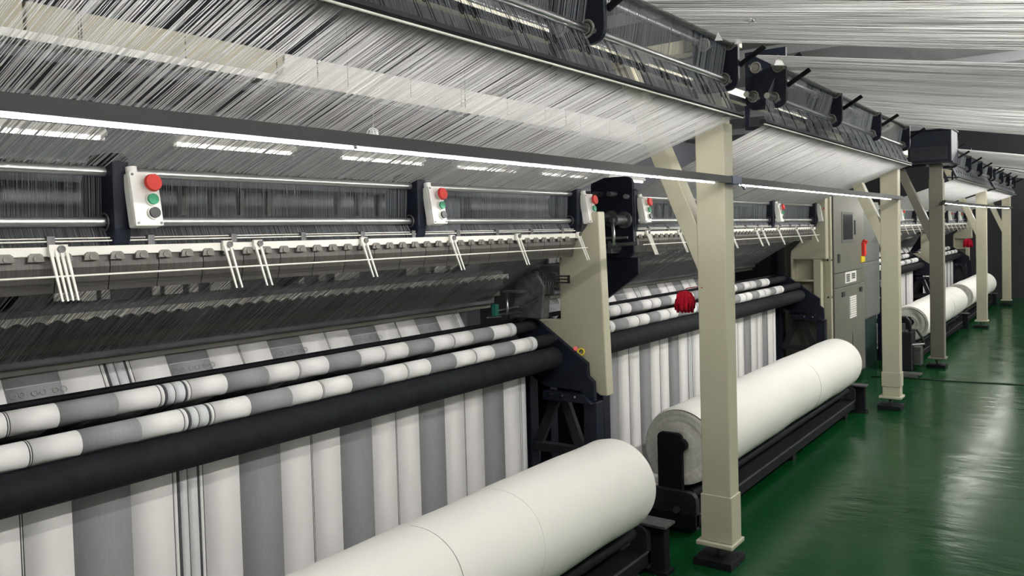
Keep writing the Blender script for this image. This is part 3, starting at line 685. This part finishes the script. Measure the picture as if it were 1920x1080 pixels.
OH = [(-.06, 3.72, [-.05, 1.19, 2.455, 3.71]), (4.05, 7.88, [4.42, 5.57, 6.72, 7.87]), (10.75, 14.5, [10.8, 12.0, 13.2, 14.45]), (14.9, 18.65, [14.95, 16.2, 17.4, 18.6])]
ol = ['overhead guide frame with ring hooks above the nearest machine', 'overhead guide frame with bearing brackets right of the first post', 'overhead guide frame with dark brackets beyond the third post', 'farthest overhead guide frame, above the fourth post']
for i, (a, b, brs) in enumerate(OH): overhead(i, a, b, brs, ol[i])

# cream rails that tie the post heads together behind the guide frames
for (a, b, lb) in ((-.3, 3.74, 'cream rail behind the ring hooks of the nearest machine'), (3.87, 7.80, 'cream rail above the second machine, behind its guide frame'), (10.46, 14.55, 'cream rail above the third machine'), (14.70, 18.6, 'cream rail above the farthest machine')):
    t = thing('head_rail', (-2.0, a, 2.55), lb, 'rail', 'cream rails between the post heads')
    MB().box(-2.04, -1.97, a, b, 2.515, 2.592).build('rail_bar', M['cream'], t, (-2.0, a, 2.55), bevel=.004)
    
    for yy in (a, b - .012): MB().box(-2.06, -1.95, yy, yy + .012, 2.495, 2.61).build('end_flange', M['cream'], t, (-2.0, a, 2.55))

light_rail(-0.98, 7.86, 1.873, 0.0, 1.25, 'long grey rail with white light tubes under it, fixed to the nearest posts')
light_rail(10.26, 18.72, 1.885, .035, 1.3, 'far thin light rail from the third post to the farthest post')
t = thing('tape_wrap', (-1.44, 3.80, 1.873), 'blue tape wrapped round the light rail at the first post', 'tape')
MB().box(-1.459, -1.422, 3.755, 3.875, 1.868, 1.907).build('tape_band', M['bluetape'], t, (-1.44, 3.80, 1.873), bevel=.002)
MB().tube([(-1.424, 3.86, 1.87), (-1.42, 3.90, 1.845), (-1.425, 3.93, 1.85), (-1.43, 3.96, 1.862)], .003, 6).build('tape_tail', M['bluetape'], t, (-1.44, 3.80, 1.873))

# yarn sheets
sd = 11
for i, mc in enumerate(MACH):
    a, b, brs = OH[i]; a += .02; b -= .02; wh = ['nearest machine', 'second machine', 'third machine', 'farthest machine'][i]
    far = 1.0 if i < 2 else 1.5; nm = 1.0 if i < 2 else .6
    p = sagged((-1.425, 2.527), (XR - .06, 1.725), .02, 6)
    yarn_sheet('yarn_sheet', p, a, b, int(1500 * nm), .0021 * far, M['yarngrey'], 'pale yarn canopy stretched over the aisle to the ' + wh, sd + i * 9, .10, drift=.03)
    yarn_sheet('yarn_sheet', [(-1.418, 2.515), (-1.446, 2.354), (-1.410, 2.27), (-1.374, 2.192)], brs[0] + .03, b, int(1700 * nm), .0007 * far, M['yarnfine'], 'upright curtain of fine yarn on the overhead guide frame of the ' + wh, sd + 1 + i * 9, .25, fan=(a - brs[0] - .03, 0))
    yarn_sheet('yarn_sheet', [(-1.366, 2.178), (-2.272, 1.878)], a + (.02 if i else 0), b, int(1500 * nm), .0013 * far, M['yarn'], 'sloping white yarn sheet between the overhead bar and the upper tube of the ' + wh, sd + 2 + i * 9, .16, fan=(mc['y0'] - a, mc['y1'] - .03 - b), wob=.006, drift=.006)
    yarn_sheet('yarn_sheet', [(-2.292, 1.868), (-2.300, 1.72), (-2.266, 1.655)], mc['y0'] + .02, mc['y1'] - .05, int(2200 * nm), .0008 * far, M['yarnfine'], 'upright grey yarn between the two tubes and white bar of the ' + wh, sd + 3 + i * 9, .18, joint=31, drift=.002)
    yarn_sheet('yarn_sheet', [(-2.282, 1.60), (-2.60, 1.43), (-2.88, 1.262)], mc['y0'] + .04, mc['y1'] - .08, int(1500 * nm), .0009 * far, M['yarndark'], 'dark see-through fan of yarn below the white bar of the ' + wh, sd + 4 + i * 9, .10, joint=14, drift=.012)

# ------------------------------------------------------------------ control cabinets between the second and third machine
CO = (-2.4, 8.3, 0)
t = thing('control_cabinet', CO, 'tall grey control cabinet with a screen, standing beyond the second machine', 'cabinet')
B = lambda m, name, mt, par=None, **k: m.build(name, mt, par or t, CO, **k)
B(MB().box(-2.62, -2.162, 8.30, 9.62, .06, 1.985), 'cabinet_body', M['grey'], bevel=.006)
B(MB().box(-2.60, -2.18, 8.32, 9.60, 0, .06), 'plinth', M['black'])
# pale arched end panel that faces the second machine
m = MB(); m.box(-2.235, -2.150, 8.245, 8.30, 0.05, 1.985); e = B(m, 'end_panel', M['cream'], bevel=.004)
m = MB()
for z in (1.325, .96): m.cyl((-2.150, 8.27, z), (-2.147, 8.27, z), .012, 10); m.cyl((-2.178, 8.245, z), (-2.178, 8.242, z), .010, 10)
B(m, 'panel_plug', M['blackplastic'], e)
d = B(MB().box(-2.162, -2.148, 8.36, 9.61, 1.185, 1.975), 'upper_door', M['grey'], bevel=.003)
B(MB().box(-2.150, -2.142, 8.66, 9.12, 1.485, 1.800), 'screen_frame', M['greydark'], d, bevel=.003)
B(MB().box(-2.144, -2.139, 8.70, 9.08, 1.515, 1.775), 'screen', M['screen'], d)
B(MB().box(-2.150, -2.138, 9.185, 9.215, 1.56, 1.714), 'door_handle', M['blackplastic'], d, bevel=.003)
B(MB().box(-2.150, -2.140, 8.49, 8.57, 1.285, 1.375), 'lock', M['blackplastic'], d, bevel=.003)
d = B(MB().box(-2.162, -2.148, 8.36, 9.61, 1.035, 1.178), 'middle_panel', M['grey'], bevel=.003)
B(MB().box(-2.149, -2.1455, 8.775, 9.235, 1.062, 1.176), 'sign_plate', M['boxwhite'], d)
m = MB()
for yy in (8.82, 9.04):
    for r in range(4):
        for c in range(4):
            if (r * 3 + c * 5 + int(yy * 10)) % 5: m.box(-2.146, -2.1445, yy + c * .037, yy + c * .037 + .030, 1.075 + r * .021, 1.075 + r * .021 + .016)
B(m, 'sign_print', M['blackplastic'], d)
d = B(MB().box(-2.162, -2.148, 8.36, 9.61, .07, 1.028), 'lower_door', M['grey'], bevel=.003)
for yy in (8.676, 9.422): B(MB().box(-2.150, -2.136, yy - .05, yy + .05, .935, .985), 'latch', M['blackplastic'], d, bevel=.003)
for k in range(10): B(MB().box(-2.150, -2.138, 8.93, 9.20, .685 + k * .0235, .700 + k * .0235), 'vent_slat', M['boxwhite'], d)
B(MB().tube([(-2.147, 9.05, .55), (-2.143, 9.045, .46), (-2.147, 9.05, .38)], .004, 6), 'cable', M['blackplastic'], d)
m = MB(); m.box(-2.150, -2.135, 9.44, 9.60, 1.255, 1.32); B(m, 'isolator_plate', M['yellow'])
m = MB(); m.box(-2.150, -2.115, 9.50, 9.58, 1.32, 1.47); m.cyl((-2.13, 9.54, 1.46), (-2.11, 9.54, 1.49), .028, 12); o = B(m, 'isolator_handle', M['red'], bevel=.006); o['label'] = 'red isolator handle'
t = thing('motor_cabinet', (-2.5, 9.9, 0), 'lower recessed grey cabinet with a dark green base, right of the tall one', 'cabinet')
C2 = (-2.5, 9.9, 0)
MB().box(-2.72, -2.192, 9.66, 10.56, .58, 1.93).build('cabinet_body', M['greydark'], t, C2, bevel=.006)
MB().box(-2.70, -2.22, 9.68, 10.54, 0, .58).build('base', M['darkgreen'], t, C2)
MB().box(-2.194, -2.182, 9.68, 10.54, 1.24, 1.90).build('door', M['greydark'], t, C2, bevel=.003)
MB().box(-2.194, -2.182, 9.68, 10.54, .60, 1.225).build('door', M['greydark'], t, C2, bevel=.003)

# dark box on the third post
t = thing('drive_box', (-1.57, 10.3, 2.33), 'dark overhead drive box resting on the third post', 'box')
D = (-1.57, 10.3, 2.33)
MB().box(-1.80, -1.355, 10.22, 10.68, 2.345, 2.70).build('box_body', M['navy'], t, D, bevel=.008)
MB().box(-1.82, -1.34, 10.20, 10.70, 2.328, 2.346).build('box_floor', M['charcoal'], t, D, bevel=.003)
MB().box(-1.78, -1.40, 10.212, 10.222, 2.37, 2.52).build('side_cover', M['charcoal'], t, D, bevel=.003)
MB().box(-1.82, -1.345, 10.20, 10.70, 2.70, 2.715).build('box_lid', M['black'], t, D)
MB().cyl((-1.90, 10.25, 2.31), (-1.62, 10.25, 2.318), .016, 10).build('support_bar', M['black'], t, D)

# hydraulic unit beside the third roll
H = (-1.83, 10.2, 0)
t = thing('hydraulic_unit', H, 'small black hydraulic unit with hoses at the end of the third cloth roll', 'unit')
MB().box(-2.00, -1.74, 9.98, 10.22, 0, .44).build('tank', M['charcoal'], t, H, bevel=.01)
MB().cyl((-1.86, 10.02, .44), (-1.86, 10.02, .53), .05, 16).build('pump', M['iron'], t, H)
m = MB(); m.tube([(-1.93, 10.0, .50), (-1.90, 9.99, .60), (-1.80, 9.99, .61), (-1.76, 10.0, .56), (-1.76, 10.02, .42)], .016, 8); m.tube([(-1.78, 10.05, .46), (-1.71, 10.1, .46), (-1.66, 10.15, .36), (-1.645, 10.2, .25)], .014, 8); m.build('hose', M['blackplastic'], t, H)
MB().box(-1.74, -1.66, 10.05, 10.20, .06, .27).build('valve_block', M['iron'], t, H, bevel=.006)
m = MB(); m.cyl((-1.78, 10.0, .29), (-1.63, 10.1, .30), .012, 8); m.build('valve_bar', M['steel'], t, H)
t = thing('floor_plate', (-1.72, 9.62, 0), 'small steel plate lying on the floor between the second and third posts', 'plate')
MB().box(-1.84, -1.62, 9.55, 9.72, 0, .012).build('lower_plate', M['steel'], t, (-1.72, 9.62, 0)); MB().box(-1.80, -1.60, 9.62, 9.80, .012, .024).build('upper_plate', M['iron'], t, (-1.72, 9.62, 0))

# ------------------------------------------------------------------ small things
def tassel(loc, r, label):
    rnd = random.Random(int(loc[1] * 10)); t = thing('red_tassel', loc, label, 'tassel')
    m = MB()
    for k in range(150):
        a = rnd.uniform(0, 6.28); e = rnd.uniform(-.3, 1.5); rr_ = r * rnd.uniform(.8, 1.08)
        p = Vector((math.cos(a) * math.cos(e), math.sin(a) * math.cos(e), math.sin(e))) * rr_
        q = Vector((p.x * 1.05, p.y * 1.05, -r * rnd.uniform(.5, 1.35))); top = Vector((p.x * .3, p.y * .3, r * .95))
        m.tube([top, p, (p + q) / 2 * 1.08, q], r * .085, 5)
    m.build('yarn_tuft', M['tassel'], t, fix=False)
    MB().tube([(0, 0, r * .9), (.01, 0, r * 1.3), (r * 1.6, -.02, r * 1.5), (.12, -.06, r * 1.5)], .0025, 5).build('hanging_loop', M['tassel'], t)
    return t
tassel((-1.700, 3.80, 1.302), .046, 'red yarn tassel hanging on the back of the first cream post')
tassel((-1.72, 14.6, 1.345), .06, 'far red yarn tassel hanging beside the fourth post')

def lint(loc, r, label, seed):
    rnd = random.Random(seed); t = thing('lint_tuft', loc, label, 'lint'); m = MB()
    for k in range(26):
        pts = [Vector((rnd.uniform(-r, r) * .45, rnd.uniform(-r, r) * .45, r * rnd.uniform(.2, 1)))]
        for q in range(4): pts.append(pts[-1] + Vector((rnd.uniform(-r, r) * .45, rnd.uniform(-r, r) * .45, -r * rnd.uniform(.1, .65))))
        m.tube(pts, r * .12, 4)
    m.build('tuft', M['paper'], t, fix=False); MB().tube([(0, 0, r), (0, .004, r + .07)], .0008, 4).build('thread', M['paper'], t)
lint((-1.86, 1.83, 1.990), .016, 'white tuft of lint hanging from the nearest sloping yarn sheet', 3)
lint((-1.10, 3.14, 2.47), .016, 'white tuft of lint under the yarn canopy near the top edge', 4)
for k, (x, y, z, s, lb) in enumerate(((-1.30, 3.30, 2.46, .035, 'small white triangle on the yarn canopy, upper of three by the first bracket'), (-1.27, 3.45, 2.465, .03, 'small white triangle on the yarn canopy, middle of three by the first bracket'), (-1.30, 4.09, 2.485, .05, 'white triangle on the yarn arm, lowest and largest of three'))):
    m = MB(); m.add([(-s * .5, 0, -s * .4), (s * .5, .003, -s * .5), (-.1 * s, .004, s * .6), (-s * .5, .0012, -s * .4), (s * .5, .0042, -s * .5), (-.1 * s, .0052, s * .6)], [(0, 1, 2), (5, 4, 3), (0, 3, 4, 1), (1, 4, 5, 2), (2, 5, 3, 0)])  # flat white triangles set against the yarn
    o = m.build('white_triangle', M['paper']); o.location = (x, y, z); tag(o, lb, 'paper')
m = MB().tube([(-2.05, 9.42, .006), (-1.6, 9.50, .006), (-1.25, 9.50, .006), (-.9, 9.56, .006), (-.5, 9.60, .006), (.1, 9.62, .006)], .006, 6)
tag(m.build('floor_cable', M['blackplastic']), 'thin dark cable lying straight across the green aisle floor', 'cable')
for k, (pts, lb) in enumerate(([[(-1.26, 15.2, 2.50), (-.9, 15.6, 2.40), (.2, 16.2, 2.28), (1.6, 16.8, 2.2)], 'thin dark cable slung under the far yarn canopy'],)):
    tag(MB().tube(pts, .006, 6).build('slung_cable', M['blackplastic']), lb, 'cable')
